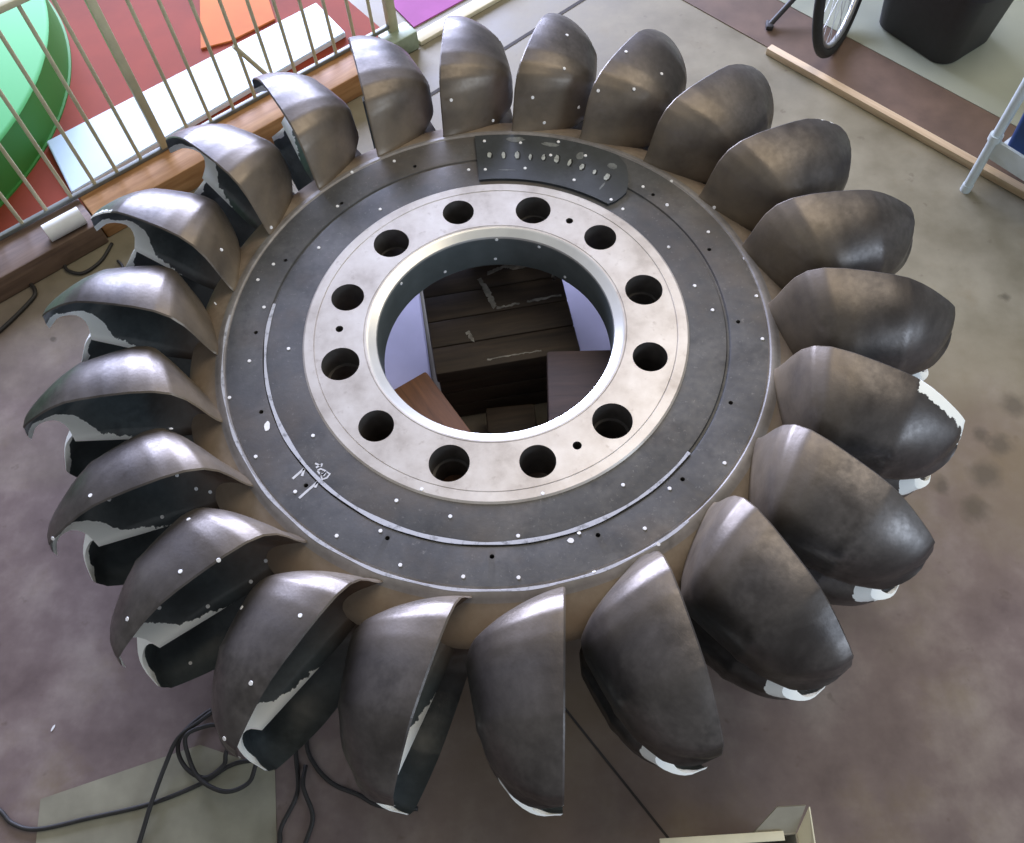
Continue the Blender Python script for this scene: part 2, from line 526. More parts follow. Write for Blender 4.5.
# flange ring
prof = [(.325, -.148), (.307, -.124), (.308, -.014), (.310, -.008), (.328, .001), (.334, .004), (.3385, .004), (.3400, .002), (.3415, .004), (.4675, .004), (.469, .0022), (.4705, .004), (.494, .004), (.499, .0), (.499, -.148)]
mats = [1, 1, 2, 2, 2, 0, 0, 0, 0, 0, 0, 0, 0, 0, 0]
V, F, FM = lathe_data(prof, 256, True, mats)
ring = mesh_obj('flange_ring', V, F, [M['ring'], M['bore'], M['chamfer'], M['hole']], runner, True, FM, 30)
bm = bmesh.new(); bm.from_mesh(ring.data); bmesh.ops.recalc_face_normals(bm, faces=bm.faces); bm.to_mesh(ring.data); bm.free()
cut, cut2 = [], []
for k in range(12):
    a = 1.84907 - k * PI / 6
    x, y = .4062 * math.cos(a), .4062 * math.sin(a)
    if k % 2:
        cut.append((x, y, .0420, -.3, .05)); cut2.append((x, y, .0492, -.07, .05))
    else:
        cut.append((x, y, .0440, -.3, .05))
boolean_cut(ring, cut)
boolean_cut(ring, cut2)
pins = [(.405 * math.cos(math.radians(a)), .405 * math.sin(math.radians(a)), .011 if a < 0 and a > -100 else .010) for a in (60.5, -59.5, -179.5)]
boolean_cut(ring, [(x, y, r, -.3, .05) for x, y, r in pins])

# small drilled holes in the disc face
boolean_cut(disc, [(.626 * math.cos(math.radians(a)), .626 * math.sin(math.radians(a)), .0055, -.03, .05) for a in [.8 + 22.5 * i for i in range(16)]])

# dark painted number plate sunk between ring and bevel
def arc_patch(r0, r1, a0, a1, z, h, n=30, m=8):
    V, F = [], []
    for layer in (z, z + h):
        for i in range(n + 1):
            for j in range(m + 1):
                r = r0 + (r1 - r0) * j / m
                a = math.radians(a0 + (lerp_tab(a1, r) - a0) * i / n)
                V.append((r * math.cos(a), r * math.sin(a), layer))
    q = (n + 1) * (m + 1)
    for i in range(n):
        for j in range(m):
            a = i * (m + 1) + j
            F.append((a, a + 1, a + m + 2, a + m + 1)); F.append(tuple(x + q for x in (a, a + 1, a + m + 2, a + m + 1))[::-1])
    ring_ids = [i * (m + 1) for i in range(n + 1)] + [n * (m + 1) + j for j in range(1, m + 1)] + [i * (m + 1) + m for i in range(n - 1, -1, -1)] + [j for j in range(m - 1, 0, -1)]
    for k in range(len(ring_ids)):
        a, b = ring_ids[k], ring_ids[(k + 1) % len(ring_ids)]
        F.append((a, b, b + q, a + q))
    return V, F
V, F = arc_patch(.512, .688, 96.3, [(.512, 53), (.54, 51.5), (.58, 51.3), (.63, 54), (.67, 57), (.688, 60)], -.004, .012)
plate = mesh_obj('number_plate', V, F, M['plate'], runner, True, None, 30)
bm = bmesh.new(); bm.from_mesh(plate.data); bmesh.ops.recalc_face_normals(bm, faces=bm.faces); bm.to_mesh(plate.data); bm.free()
tag(plate, 'dark curved plate with worn stamped characters')

# stamped characters on the plate: raised strokes with worn white edges
def dab(bm, x, y, z, a, w, h, t=.004, n=14, seed=0):
    rr = random.Random(seed)
    ca, sa = math.cos(a), math.sin(a)
    top, bot = [], []
    for i in range(n):
        b = 2 * PI * i / n
        k = 1 + rr.uniform(-.16, .16)
        px, py = h * .5 * k * math.cos(b), w * .5 * k * math.sin(b)      # long side points away from the hub
        X, Y = x + ca * px - sa * py, y + sa * px + ca * py
        top.append(bm.verts.new((X, Y, z + t))); bot.append(bm.verts.new((X, Y, z)))
    bm.faces.new(top); bm.faces.new(bot[::-1])
    for i in range(n): bm.faces.new((bot[i], bot[(i + 1) % n], top[(i + 1) % n], top[i]))
STAMP = [(.605, 92.8, .012, .022), (.603, 88.9, .010, .026), (.604, 85.1, .013, .028), (.600, 81.4, .008, .022), (.604, 77.8, .010, .022),
         (.607, 74.1, .013, .030), (.602, 70.3, .009, .026), (.600, 66.6, .012, .024), (.596, 62.7, .009, .018), (.595, 58.8, .014, .026)]
M['stampw'] = plain('stamp_worn_white', srgb(176, 180, 174), .7, 0, .25, 70)
for i, (r, a, w, h) in enumerate(STAMP):
    a = math.radians(a)
    bm = bmesh.new(); dab(bm, r * math.cos(a) + .005, r * math.sin(a) - .001, .0075, a + .08, w * .9, h * 1.1, .0012, 14, i)
    pit = bm_obj('stamp_pit', bm, M['black'], plate)
    bm = bmesh.new(); dab(bm, r * math.cos(a), r * math.sin(a), .0078, a + .08, w, h, .0022, 14, i + 50)
    tag(bm_obj('stamped_character', bm, M['stampw'], plate), 'worn white stamped character')
# wiped pale scrapes on the plate
for i, (r, a, w, h) in enumerate([(.668, 86, .055, .02), (.660, 77, .05, .016), (.640, 68.5, .02, .03), (.640, 59.5, .03, .022), (.56, 58.3, .006, .03), (.545, 87.5, .05, .004)]):
    a = math.radians(a)
    bm = bmesh.new(); dab(bm, r * math.cos(a), r * math.sin(a), .0076, a, w, h, .0008, 16, i + 90)
    bm_obj('scrape', bm, M['plate_pale'] if 'plate_pale' in M else M.setdefault('plate_pale', plain('plate_scrape', srgb(112, 116, 114), .6, .1, .25, 60)), plate)

# chalk marks
def ribbon(path, w, z, t=.0006):
    V, F = [], []
    n = len(path)
    for i, (x, y) in enumerate(path):
        x0, y0 = path[max(i - 1, 0)]; x1, y1 = path[min(i + 1, n - 1)]
        d = math.hypot(x1 - x0, y1 - y0) or 1
        nx, ny = -(y1 - y0) / d, (x1 - x0) / d
        ww = w(i / (n - 1)) if callable(w) else w
        for zz in (z, z + t):
            V.append((x + nx * ww / 2, y + ny * ww / 2, zz)); V.append((x - nx * ww / 2, y - ny * ww / 2, zz))
    for i in range(n - 1):
        a = i * 4
        for q in ((0, 1, 5, 4), (2, 6, 7, 3), (0, 4, 6, 2), (1, 3, 7, 5)): F.append(tuple(a + k for k in q))
    F.append((0, 2, 3, 1)); a = (n - 1) * 4; F.append((a, a + 1, a + 3, a + 2))
    return V, F
def chalk_mat():
    t = NT('chalk_line')
    v = t.coord()
    f = t.val(t.noise(v, 40, 5, .7), .28, .48)
    t.put(t.mix(f, srgb(92, 93, 95), srgb(186, 188, 194)), .9)
    return t.m
M['chalkline'] = chalk_mat()
def arc(r, a0, a1, n=120): return [(r * math.cos(math.radians(a0 + (a1 - a0) * i / n)), r * math.sin(math.radians(a0 + (a1 - a0) * i / n))) for i in range(n + 1)]
wob = lambda u: .010 + .0035 * math.sin(u * 41) * math.sin(u * 17) - .004 * abs(u - .5)
V, F = ribbon(arc(.5955, 172, 322, 200), wob, -.0012, .0022)
tag(mesh_obj('chalk_line', V, F, M['chalkline'], runner, False), 'white chalk line round the groove')
V, F = ribbon(arc(.706, 176, 310, 200), lambda u: .005 + .003 * math.sin(u * 60), -.0014, .001)
tag(mesh_obj('chalk_line', V, F, M['chalkline'], runner, False), 'pale scuffed line along the outer bevel')
def chalk(name, paths, w, z, label):
    V, F = [], []
    for p in paths:
        v, f = ribbon(p, w, z)
        F += [tuple(x + len(V) for x in q) for q in f]; V += v
    return tag(mesh_obj(name, V, F, M['chalk'], runner, False), label)
ZT = -.0011
chalk('chalk_arrow', [[(-.4708, -.4314), (-.4462, -.4046)], [(-.4489, -.4247), (-.4462, -.4046)]], .006, ZT, 'white chalk arrow pointing at the groove')
chalk('chalk_arrow', [[(-.4485, -.4817), (-.4098, -.4398)], [(-.4139, -.4548), (-.4098, -.4398)]], .006, ZT, 'longer white chalk arrow pointing at the groove')
chalk('chalk_figures', [[(-.4214, -.3914), (-.4094, -.397), (-.4033, -.3925)], [(-.4181, -.4028), (-.4094, -.397), (-.4035, -.3987)],
      [(-.4133, -.4111), (-.4064, -.406), (-.3945, -.4112), (-.3973, -.4194), (-.4067, -.4194), (-.4133, -.4111)],
      [(-.4022, -.4256), (-.3924, -.4133), (-.3823, -.4195), (-.3886, -.4297), (-.3993, -.4338), (-.4022, -.4256)],
      [(-.4067, -.4194), (-.3960, -.4240), (-.3924, -.4133)]], .0045, ZT + .0009, 'small white chalk figures inside the groove')
V, F = ribbon([(-.278 + .030 * math.cos(a * PI / 12), .4815 + .030 * math.sin(a * PI / 12)) for a in range(25)], .0035, ZT)
mesh_obj('scribed_circle', V, F, M['black'], runner, False)
for i, (x, y, w, h) in enumerate([(-.5538, -.2884, .014, .026), (.186, -.5886, .012, .015)]):
    bm = bmesh.new(); dab(bm, x, y, ZT, math.atan2(y, x) + 1.2, w, h, .001, 12, i + 33)
    bm_obj('white_fleck', bm, M['dotw'], runner)


# small round white survey stickers all over the casting
DOTS = [(-0.532, -0.061, 0, 0, 0, 1), (-0.629, -0.097, -0.001, 0, 0, 1), (-0.662, -0.206, -0.001, 0, 0, 1), (-0.569, -0.372, -0.001, 0, 0, 1),
        (-0.436, -0.316, 0, 0, 0, 1), (-0.46, -0.465, -0.001, 0, 0, 1), (-0.62, -0.423, -0.026, -0.229, -0.943, 0.239), (-0.575, -0.478, -0.027, -0.408, -0.339, 0.848),
        (-0.349, -0.576, -0.001, 0, 0, 1), (-0.249, -0.564, -0.001, 0, 0, 1), (-0.218, -0.489, 0, 0, 0, 1), (-0.09, -0.529, 0, 0, 0, 1),
        (0.067, -0.577, 0, 0, 0, 1), (0.205, -0.57, -0.001, -0.068, 0.184, 0.981), (-0.197, -0.646, -0.001, 0, 0, 1), (-0.054, -0.673, -0.001, 0, 0, 1),
        (0.069, -0.675, -0.001, 0, 0, 1), (-0.16, -0.462, 0.004, 0, 0, 1), (0.123, -0.474, 0.004, 0, 0, 1), (0.31, -0.451, 0, 0, 0, 1),
        (0.417, -0.46, -0.001, 0, 0, 1), (0.55, -0.395, -0.001, 0, 0, 1), (0.354, -0.559, -0.001, 0, 0, 1), (0.236, -0.661, -0.003, -0.208, 0.563, 0.8),
        (0.382, -0.597, -0.002, 0.075, -0.12, 0.99), (0.492, 0.5, -0.003, -0.419, -0.43, 0.8), (0.599, 0.384, 0.013, -0.461, -0.751, 0.473), (0.473, 0.408, -0.001, 0, 0, 1),
        (0.578, 0.309, -0.001, 0, 0, 1), (0.466, 0.257, -0, 0, 0, 1), (0.525, 0.125, 0, 0, 0, 1), (0.564, 0.046, 0, 0, 0, 1),
        (0.663, 0.213, -0.001, -0.963, -0.267, -0.032), (0.682, 0.09, -0.001, 0, 0, 1), (0.681, -0.045, -0.001, 0, 0, 1), (-0.31, 0.597, -0.001, 0, 0, 1),
        (-0.431, 0.556, -0.001, 0.371, -0.471, 0.8), (-0.627, 0.324, 0.028, 0.8, -0.486, 0.351), (-0.721, 0.191, 0.094, 0.845, -0.057, 0.532), (-0.459, 0.425, -0.001, 0, 0, 1),
        (-0.613, 0.218, -0.001, 0, 0, 1), (-0.648, 0.165, -0.001, 0, 0, 1), (-0.494, 0.273, 0, 0, 0, 1), (-0.617, 0.073, -0.001, 0, 0, 1),
        (-0.755, 0.092, -0.008, 0.823, 0.48, 0.303), (-0.335, 0.41, 0, 0, 0, 1), (-0.046, 0.662, 0.008, 0, 0, 1), (0.061, 0.652, 0.008, 0, 0, 1),
        (0.172, 0.653, 0.008, 0, 0, 1), (0.25, 0.595, 0.008, 0, 0, 1), (-0.04, 0.548, 0.008, 0, 0, 1), (0.075, 0.55, 0.008, 0, 0, 1),
        (0.215, 0.501, 0.008, 0, 0, 1), (0.149, 0.6, 0.008, 0, 0, 1), (0.317, 0.424, 0.008, 0, 0, 1), (0.349, 0.396, 0, 0, 0, 1),
        (0.473, 0.41, -0.001, 0, 0, 1), (0.466, 0.257, 0, 0, 0, 1), (0.41, 0.479, -0.001, 0, 0, 1), (-0.089, 0.556, 0, 0, 0, 1),
        (-0.023, 0.754, 0.002, 0.574, -0.793, 0.204), (0.131, 0.716, 0.024, 0.217, -0.951, 0.22), (0.2, 0.942, 0.148, 0.36, -0.005, 0.933), (0.19, 0.812, 0.136, 0.372, -0.417, 0.829),
        (0.098, 0.738, 0.098, 0.087, -0.846, 0.526), (0.233, 0.758, 0.041, 0.604, -0.768, 0.215), (-0.138, 0.73, 0.102, 0.248, -0.79, 0.561), (0.367, 0.84, 0.166, 0.05, -0.032, 0.998),
        (0.469, 0.786, 0.131, 0.47, -0.22, 0.855), (0.386, 0.718, 0.137, 0.122, -0.549, 0.827), (0.285, 0.718, 0.134, -0.198, -0.639, 0.743), (-0.546, -0.695, 0.165, 0.371, -0.443, 0.816),
        (-0.622, -0.719, 0.164, -0.107, 0.031, 0.994), (-0.745, -0.733, -0.041, 0.398, -0.284, 0.872), (-0.732, -0.806, 0.12, -0.509, -0.257, 0.821), (-0.644, -0.722, -0.066, 0.19, -0.252, 0.949),
        (-0.523, -0.616, -0.056, 0.212, -0.446, 0.869), (-0.554, -0.663, -0.067, 0.201, -0.289, 0.936), (-0.505, -0.775, 0.098, -0.707, 0.293, 0.643), (-0.739, -0.805, -0.258, 0.603, 0.19, 0.775),
        (-0.36, -0.811, 0.165, -0.082, 0.05, 0.995), (-0.444, -0.94, 0.148, -0.276, -0.279, 0.92), (-0.505, -1.031, 0.073, -0.523, -0.498, 0.692), (-0.766, -0.407, -0.03, 0.044, -0.588, 0.808),
        (-0.72, -0.435, -0.048, 0.024, -0.474, 0.88), (-0.686, -0.441, -0.054, 0.074, -0.479, 0.874), (-0.797, -0.501, -0.066, 0.096, -0.302, 0.948), (-0.643, -0.589, 0.129, -0.266, 0.453, 0.851),
        (-0.92, -0.47, -0.032, 0.396, -0.376, 0.838), (-0.859, -0.544, 0.156, -0.183, 0.013, 0.983), (-0.958, -0.616, 0.086, -0.227, -0.768, 0.599), (-0.738, -0.354, 0.109, 0.088, 0.688, 0.72),
        (-0.003, 0.308, -0.018, 0.012, -1, 0.009), (-0.011, 0.307, -0.099, 0.037, -0.999, 0.009), (0.115, 0.286, -0.025, -0.371, -0.928, 0.009), (-0.154, 0.266, -0.103, 0.504, -0.864, 0.009),
        (-0.26, 0.165, -0.025, 0.838, -0.545, 0.009), (0.187, 0.244, -0.106, -0.605, -0.796, 0.009)]
bm = bmesh.new(); bmesh.ops.create_cone(bm, cap_ends=True, segments=14, radius1=.0048, radius2=.0042, depth=.0016)
dot0 = bm_obj('marker_dot', bm, M['dotw'], runner); dme = dot0.data
bpy.data.objects.remove(dot0)
for x, y, z, nx, ny, nz in DOTS:
    o = bpy.data.objects.new('marker_dot', dme); COL.objects.link(o); o.parent = runner
    n = Vector((nx, ny, nz))
    o.location = Vector((x, y, z)) + n * .0008
    o.rotation_euler = n.to_track_quat('Z', 'Y').to_euler()
    o['label'] = 'small round white sticker'

# ------------------------------------------------------------------ supports under the runner
def timber_mat(name, a, b, sx=18):
    t = NT(name)
    v = t.coord()
    mp = t.n('ShaderNodeMapping'); t.l(v, mp.inputs[0]); mp.inputs['Scale'].default_value = (2, sx, sx)
    g = t.noise(mp.outputs[0], 2.0, 6, .65, .5)
    c = t.ramp(g, [(.3, a), (.7, b)])
    c = t.mix(t.val(t.noise(v, 6, 4), .55, .75, 0, .5), c, tuple(x * .5 for x in a[:3]) + (1,))
    t.put(c, .7)
    t.bump(g, .2, .004)
    return t.m
M['block_l'] = timber_mat('block_timber_light', srgb(84, 54, 34), srgb(122, 82, 54))
M['block_r'] = timber_mat('block_timber_dark', srgb(48, 35, 30), srgb(70, 52, 44))
M['crate'] = timber_mat('crate_boards', srgb(38, 31, 25), srgb(68, 56, 44))
M['worn'] = plain('worn_white_paint', srgb(132, 130, 124), .7, 0, .3, 40)
HB = 2 * ZM - .0005
def block(name, cx, cy, ang, sx, sy, z0, z1, m, label):
    bm = bmesh.new()
    # stacked squared timbers with a slightly chamfered edge
    add_box(bm, (sx, sy, z1 - z0), Matrix(), .008, 2)
    o = bm_obj(name, bm, m, None, True)
    o.location = (cx, cy, (z0 + z1) / 2); o.rotation_euler = (0, 0, ang)
    return tag(o, label, 'wooden block')
a = math.atan2(-.187, .130); c, s = math.cos(a), math.sin(a)
lx, ly = .42, .34
block('timber_block', -.196 + c * lx / 2 + s * ly / 2, -.036 + s * lx / 2 - c * ly / 2, a, lx, ly, ZF, HB, M['block_l'], 'lighter brown timber block under the hub, seen at lower left of the central hole')
block('timber_block', .138 + .2, .028 - .23, .02, .40, .46, ZF, HB, M['block_r'], 'dark brown timber block under the hub, seen at lower right of the central hole')
block('timber_block', .03, -.068, math.radians(6), .15, .19, ZF, ZF + .10, M['crate'], 'low black block added on the floor in front of the wooden case to darken the gap between both blocks')  # added dark block, stands in for the shade between the blocks
# old wooden case standing behind the blocks
case = thing('wooden_case', 'old dark wooden case with worn white paint lines seen through the central hole', 'wooden case', (-.02, .29, ZF), math.radians(10.7))
bm = bmesh.new()
for i in range(3): add_box(bm, (.415, .45, .076), place(0, 0, .04 + i * .078), .006)
bm_obj('body', bm, M['crate'], case, True)
bm = bmesh.new()
for i in range(5): add_box(bm, (.425, .092, .05), place(0, -.186 + i * .0935, .26), .006)
lid = bm_obj('lid', bm, M['crate'], case, True)
def worn(path, w, parent, z, seed):
    rr = random.Random(seed)
    q = catmull([(x, y, 0) for x, y in path], 10)
    pts = [(v.x + rr.uniform(-.0025, .0025), v.y + rr.uniform(-.0025, .0025)) for v in q]
    V, F = ribbon(pts, lambda u: w * (.35 + .65 * rr.random()), z, .0008)
    return tag(mesh_obj('paint_line', V, F, M['worn'], parent, False), 'worn white paint line')
for i, (p, w) in enumerate([([(-.01, .10), (.05, .115), (.09, .105), (.2, .11)], .018), ([(.0, -.035), (.07, -.03)], .012), ([(.09, -.03), (.2, -.025)], .012),
        ([(-.035, .085), (-.02, .03), (-.008, -.03)], .020), ([(-.10, -.10), (-.09, -.14)], .016), ([(.185, .03), (.19, .05)], .014), ([(-.06, -.212), (.04, -.21), (.10, -.212)], .006)]):
    worn(p, w, lid, .2852, i)

# ------------------------------------------------------------------ fence and beam
M['fence'] = plain('fence_paint', srgb(196, 192, 158), .5, .1, .06, 20)
M['fence_end'] = plain('fence_base_paint', srgb(150, 164, 140), .5, .1, .12, 20)
def wood_mat(name, a, b, along):
    t = NT(name)
    v = t.coord()
    mp = t.n('ShaderNodeMapping'); t.l(v, mp.inputs[0]); mp.inputs['Scale'].default_value = along
    g = t.noise(mp.outputs[0], 1.5, 6, .6, .4)
    c = t.ramp(g, [(.32, a), (.7, b)])
    c = t.mix(t.val(t.noise(v, 5, 5), .58, .72, 0, .5), c, tuple(x * .55 for x in a[:3]) + (1,))
    t.put(c, .6)
    t.bump(g, .2, .003)
    return t.m
M['beam'] = wood_mat('beam_timber', srgb(150, 104, 60), srgb(196, 152, 104), (2, 22, 22))
M['beam_dark'] = wood_mat('beam_timber_dark', srgb(88, 70, 58), srgb(128, 106, 88), (2, 22, 22))
FA = math.radians(40)
fence = thing('metal_fence', 'pale olive metal railing fence of thin upright bars on timber beam', 'fence', (B0.x, B0.y, ZF), FA)
def fence_box(name, s, d, z0, z1, w, t, m=None, bev=.002):
    return box_obj(name, (w, t, z1 - z0), place(s, d, (z0 + z1) / 2), m or M['fence'], fence, bev)
BARS = [-.19, -.095, .0, .092, .184, .280, .375, .464, .562, .765, .859, .957, 1.053, 1.147, 1.24, 1.337, 1.428, 1.522, 1.612]
RAILZ = .80
for s in BARS:
    bm = bmesh.new(); add_cyl(bm, (s, 0, .116), (s, 0, RAILZ), .0068, seg=12); bm_obj('bar', bm, M['fence'], fence, True)
for s in (.66, 1.70):
    fence_box('post', s, 0, .115 if s < 1 else .006, RAILZ, .03 if s < 1 else .04, .03, None, .003)
fence_box('bottom_rail', .72, 0, .1005, .116, 2.0, .018, M.setdefault('rail', plain('rail_grey', srgb(122, 128, 124), .5, .2, .1, 20)))
fence_box('top_rail', .72, 0, RAILZ, RAILZ + .02, 2.0, .04)
bm = bmesh.new(); add_cyl(bm, (1.045, .004, .345), (1.135, -.012, .16), .009, seg=10); bm_obj('brace', bm, M['fence'], fence, True)
fence_box('post_foot', 1.70, -.03, .002, .085, .14, .09, M['fence_end'], .008)

def along(s, d): q = Vector((B0.x + ux * s - uy * d, B0.y + uy * s + ux * d, 0)); return q
def beam(name, s0, s1, d0, d1, h, m, label, notch=None):
    o = thing(name, label, 'beam', (0, 0, 0)) if notch else None
    c = along((s0 + s1) / 2, (d0 + d1) / 2)
    bm = bmesh.new(); add_box(bm, (s1 - s0, abs(d1 - d0), h), Matrix(), .007, 2)
    b = bm_obj(name, bm, m, None, True)
    b.location = (c.x, c.y, ZF + h / 2); b.rotation_euler = (0, 0, FA)
    return tag(b, label, 'beam')
beam('timber_beam', .302, 1.60, -.145, .025, .1, M['beam'], 'light brown timber beam on the floor under the fence, behind the upper left buckets')
beam('timber_beam', -1.1, .298, -.165, .025, .097, M['beam_dark'], 'dark weathered timber beam under the fence with the white roll on it')
# white roll lying across the joint of the beams
roll = thing('paper_roll', 'small white rolled tube lying on dark timber beam beside the fence', 'roll')
r0, r1 = Vector((-1.604, .712, ZF + .097 + .032)), Vector((-1.500, .797, ZF + .097 + .032))
bm = bmesh.new(); add_cyl(bm, r0, r1, .032, seg=28); bm_obj('tube', bm, M.setdefault('paper', plain('white_paper', srgb(228, 232, 232), .7, 0, .04, 20)), roll, True)
bm = bmesh.new(); n = (r1 - r0).normalized(); add_cyl(bm, r0 - n * .001, r0 + n * .004, .024, seg=24); bm_obj('core', bm, M.setdefault('card', plain('card_core', srgb(150, 138, 120), .8, 0, .1, 30)), roll, True)

# things beyond the fence
M['whiteboard'] = plain('white_board', srgb(192, 216, 234), .45, 0, .02, 6)
def quad_board(name, pts, z0, h, m, label, cat, bev=.004):
    bm = bmesh.new()
    vs = [bm.verts.new((x, y, z0)) for x, y in pts]
    f = bm.faces.new(vs); f.normal_update()
    if f.normal.z < 0: f.normal_flip()
    g = bmesh.ops.extrude_face_region(bm, geom=[f])
    bmesh.ops.translate(bm, vec=(0, 0, h), verts=[e for e in g['geom'] if isinstance(e, bmesh.types.BMVert)])
    bmesh.ops.recalc_face_normals(bm, faces=bm.faces)
    bmesh.ops.bevel(bm, geom=bm.edges[:], offset=bev, segments=2, affect='EDGES')
    return tag(bm_obj(name, bm, m, None, True), label, cat)
quad_board('floor_brightener', [(-.62, .02), (-.232, .13), (-.36, .86), (-.78, .80)], ZF + .001, .012, M.setdefault('lav', plain('lavender_brightener', srgb(188, 184, 206), .5, 0, .05, 8)), 'pale lavender board added to brighten the floor left of the wooden case, seen through the central hole', 'board')  # pale board added to lift the dim floor under the wheel
quad_board('floor_brightener', [(.275, .10), (.75, .14), (.66, .80), (.16, .72)], ZF + .001, .012, M['lav'], 'pale lavender board added to brighten the floor right of the wooden case, seen through the central hole', 'board')  # second added board, brightens the floor on the right
quad_board('foam_board', [(-1.813, 1.272), (-.849, 2.076), (-.70, 1.875), (-1.64, 1.0)], ZF + .005, .025, M['whiteboard'], 'long white foam board lying on red floor behind the fence bars', 'board')
quad_board('orange_patch', [(-1.42, 2.36), (-1.31, 1.815), (-1.19, 1.86), (-1.02, 1.995), (-1.15, 2.36)], ZF + .005, .008, M.setdefault('orange', plain('orange_patch', srgb(206, 112, 40), .8, 0, .1, 4)), 'orange tan patch on the red floor beyond the white board', 'sheet', .002)  # thin flat patch in an orange tone
def green_mat(name, c):
    t = NT(name)
    t.put(c, .65)
    return t.m
M['green_top'] = green_mat('green_top', srgb(78, 178, 104))
M['green_side'] = green_mat('green_side', srgb(56, 128, 54))
drum = thing('round_pedestal', 'large bright green round pedestal on red floor behind the fence', 'pedestal', (-2.98, 1.44, ZF))
V, F, FM = lathe_data([(.0, .19), (1.15, .19), (1.16, .186), (1.165, .18)], 128); mesh_obj('top', V, F, M['green_top'], drum, True, None, 30)
V, F, FM = lathe_data([(1.163, .181), (1.163, .012), (1.172, .01), (1.172, .004)], 128); mesh_obj('side', V, F, M['green_side'], drum, True, None, 30)
# cream timber strip past the fence end
a0, a1 = Vector((-.40, 1.835, 0)), Vector((.05, 2.225, 0)); c = (a0 + a1) / 2
bm = bmesh.new(); add_box(bm, ((a1 - a0).length, .062, .02), Matrix(), .003)
o = bm_obj('wood_strip', bm, M.setdefault('cream', wood_mat('cream_wood', srgb(206, 196, 160), srgb(226, 218, 190), (2, 20, 20))), None, True)
o.location = (c.x, c.y, ZF + .011); o.rotation_euler = (0, 0, math.atan2(a1.y - a0.y, a1.x - a0.x)); tag(o, 'cream wooden strip on the floor past the fence end, behind the top bucket', 'wood strip')

# ------------------------------------------------------------------ right hand side
bat = thing('wooden_batten', 'long pale wooden batten lying on floor along the brown strip', 'batten')
c = S0 + sd * .70 - sn * .022
bm = bmesh.new(); add_box(bm, (1.40, .034, .03), Matrix(), .003)
b = bm_obj('batten', bm, wood_mat('pale_pine', srgb(186, 160, 126), srgb(214, 192, 158), (2, 30, 30)), None, True)
b.location = (c.x, c.y, ZF + .015); b.rotation_euler = (0, 0, math.atan2(sd.y, sd.x))
bpy.data.objects.remove(bat); b.name = 'wooden_batten'; tag(b, 'long pale wooden batten lying on floor along the brown strip', 'batten')

# bicycle
M['rubber'] = plain('tyre_rubber', srgb(36, 36, 34), .7, 0, .15, 60)
M['rim'] = plain('rim_alloy', srgb(170, 172, 172), .35, .7, .05, 20)
M['blue'] = plain('bike_blue', srgb(70, 84, 120), .4, .2, .1, 12)
M['dark'] = plain('dark_plastic', srgb(44, 42, 42), .6, 0, .1, 40)
W0 = Vector((1.322, 1.765, ZF + .335)); WA = math.radians(60)
bike = thing('bicycle', 'bicycle with thin black tyre standing on brown floor strip, partly out of view', 'bicycle', (W0.x, W0.y, ZF), WA)
bike.rotation_euler = (math.radians(-9), 0, WA)      # leaning on its stand
def ring_tube(R, r, seg=72, rs=10, squash=1.0):
    V, F = [], []
    for i in range(seg):
        a = 2 * PI * i / seg
        for k in range(rs):
            b = 2 * PI * k / rs
            q = R + r * math.cos(b)
            V.append((q * math.cos(a), r * squash * math.sin(b), q * math.sin(a)))
    for i in range(seg):
        for k in range(rs):
            j, l = (i + 1) % seg, (k + 1) % rs
            F.append((i * rs + k, i * rs + l, j * rs + l, j * rs + k))
    return V, F
def wheel(x):
    w = mesh_obj('tire', *ring_tube(.315, .019), M['rubber'], bike); w.location = (x, 0, .335)
    g = mesh_obj('rim', *ring_tube(.290, .010, 72, 8, 1.3), M['rim'], bike); g.location = (x, 0, .335)
    bm = bmesh.new()
    for i in range(28):
        a = 2 * PI * i / 28; sgn = .02 if i % 2 else -.02
        add_cyl(bm, (.018 * math.cos(a + .6), sgn, .018 * math.sin(a + .6)), (.288 * math.cos(a), 0, .288 * math.sin(a)), .0012, seg=5)
    add_cyl(bm, (0, -.03, 0), (0, .03, 0), .02, seg=16)
    s = bm_obj('spokes', bm, M['rim'], bike, True); s.location = (x, 0, .335)
wheel(0); wheel(1.02)
def tubes(name, segs, r, m):
    bm = bmesh.new()
    for p0, p1 in segs: add_cyl(bm, p0, p1, r, seg=14)
    return bm_obj(name, bm, m, bike, True)
tubes('fork', [((0, -.045, .335), (.17, -.035, .76)), ((0, .045, .335), (.17, .035, .76)), ((.17, -.04, .76), (.17, .04, .76))], .012, M['blue'])
tubes('frame', [((.17, 0, .72), (.22, 0, .92)), ((.19, 0, .80), (.58, 0, .31)), ((.21, 0, .88), (.72, 0, .86)), ((.58, 0, .31), (.74, 0, .92)), ((.58, .03, .31), (1.02, .05, .335)), ((.58, -.03, .31), (1.02, -.05, .335)), ((.73, .02, .85), (1.02, .05, .335)), ((.73, -.02, .85), (1.02, -.05, .335))], .015, M['blue'])
tubes('handlebar', [((.22, 0, .92), (.22, 0, .98)), ((.22, -.28, .98), (.22, .28, .98))], .013, M['dark'])
bm = bmesh.new(); add_box(bm, (.26, .13, .05), place(.76, 0, .95), .02, 3); bm_obj('saddle', bm, M['dark'], bike, True)
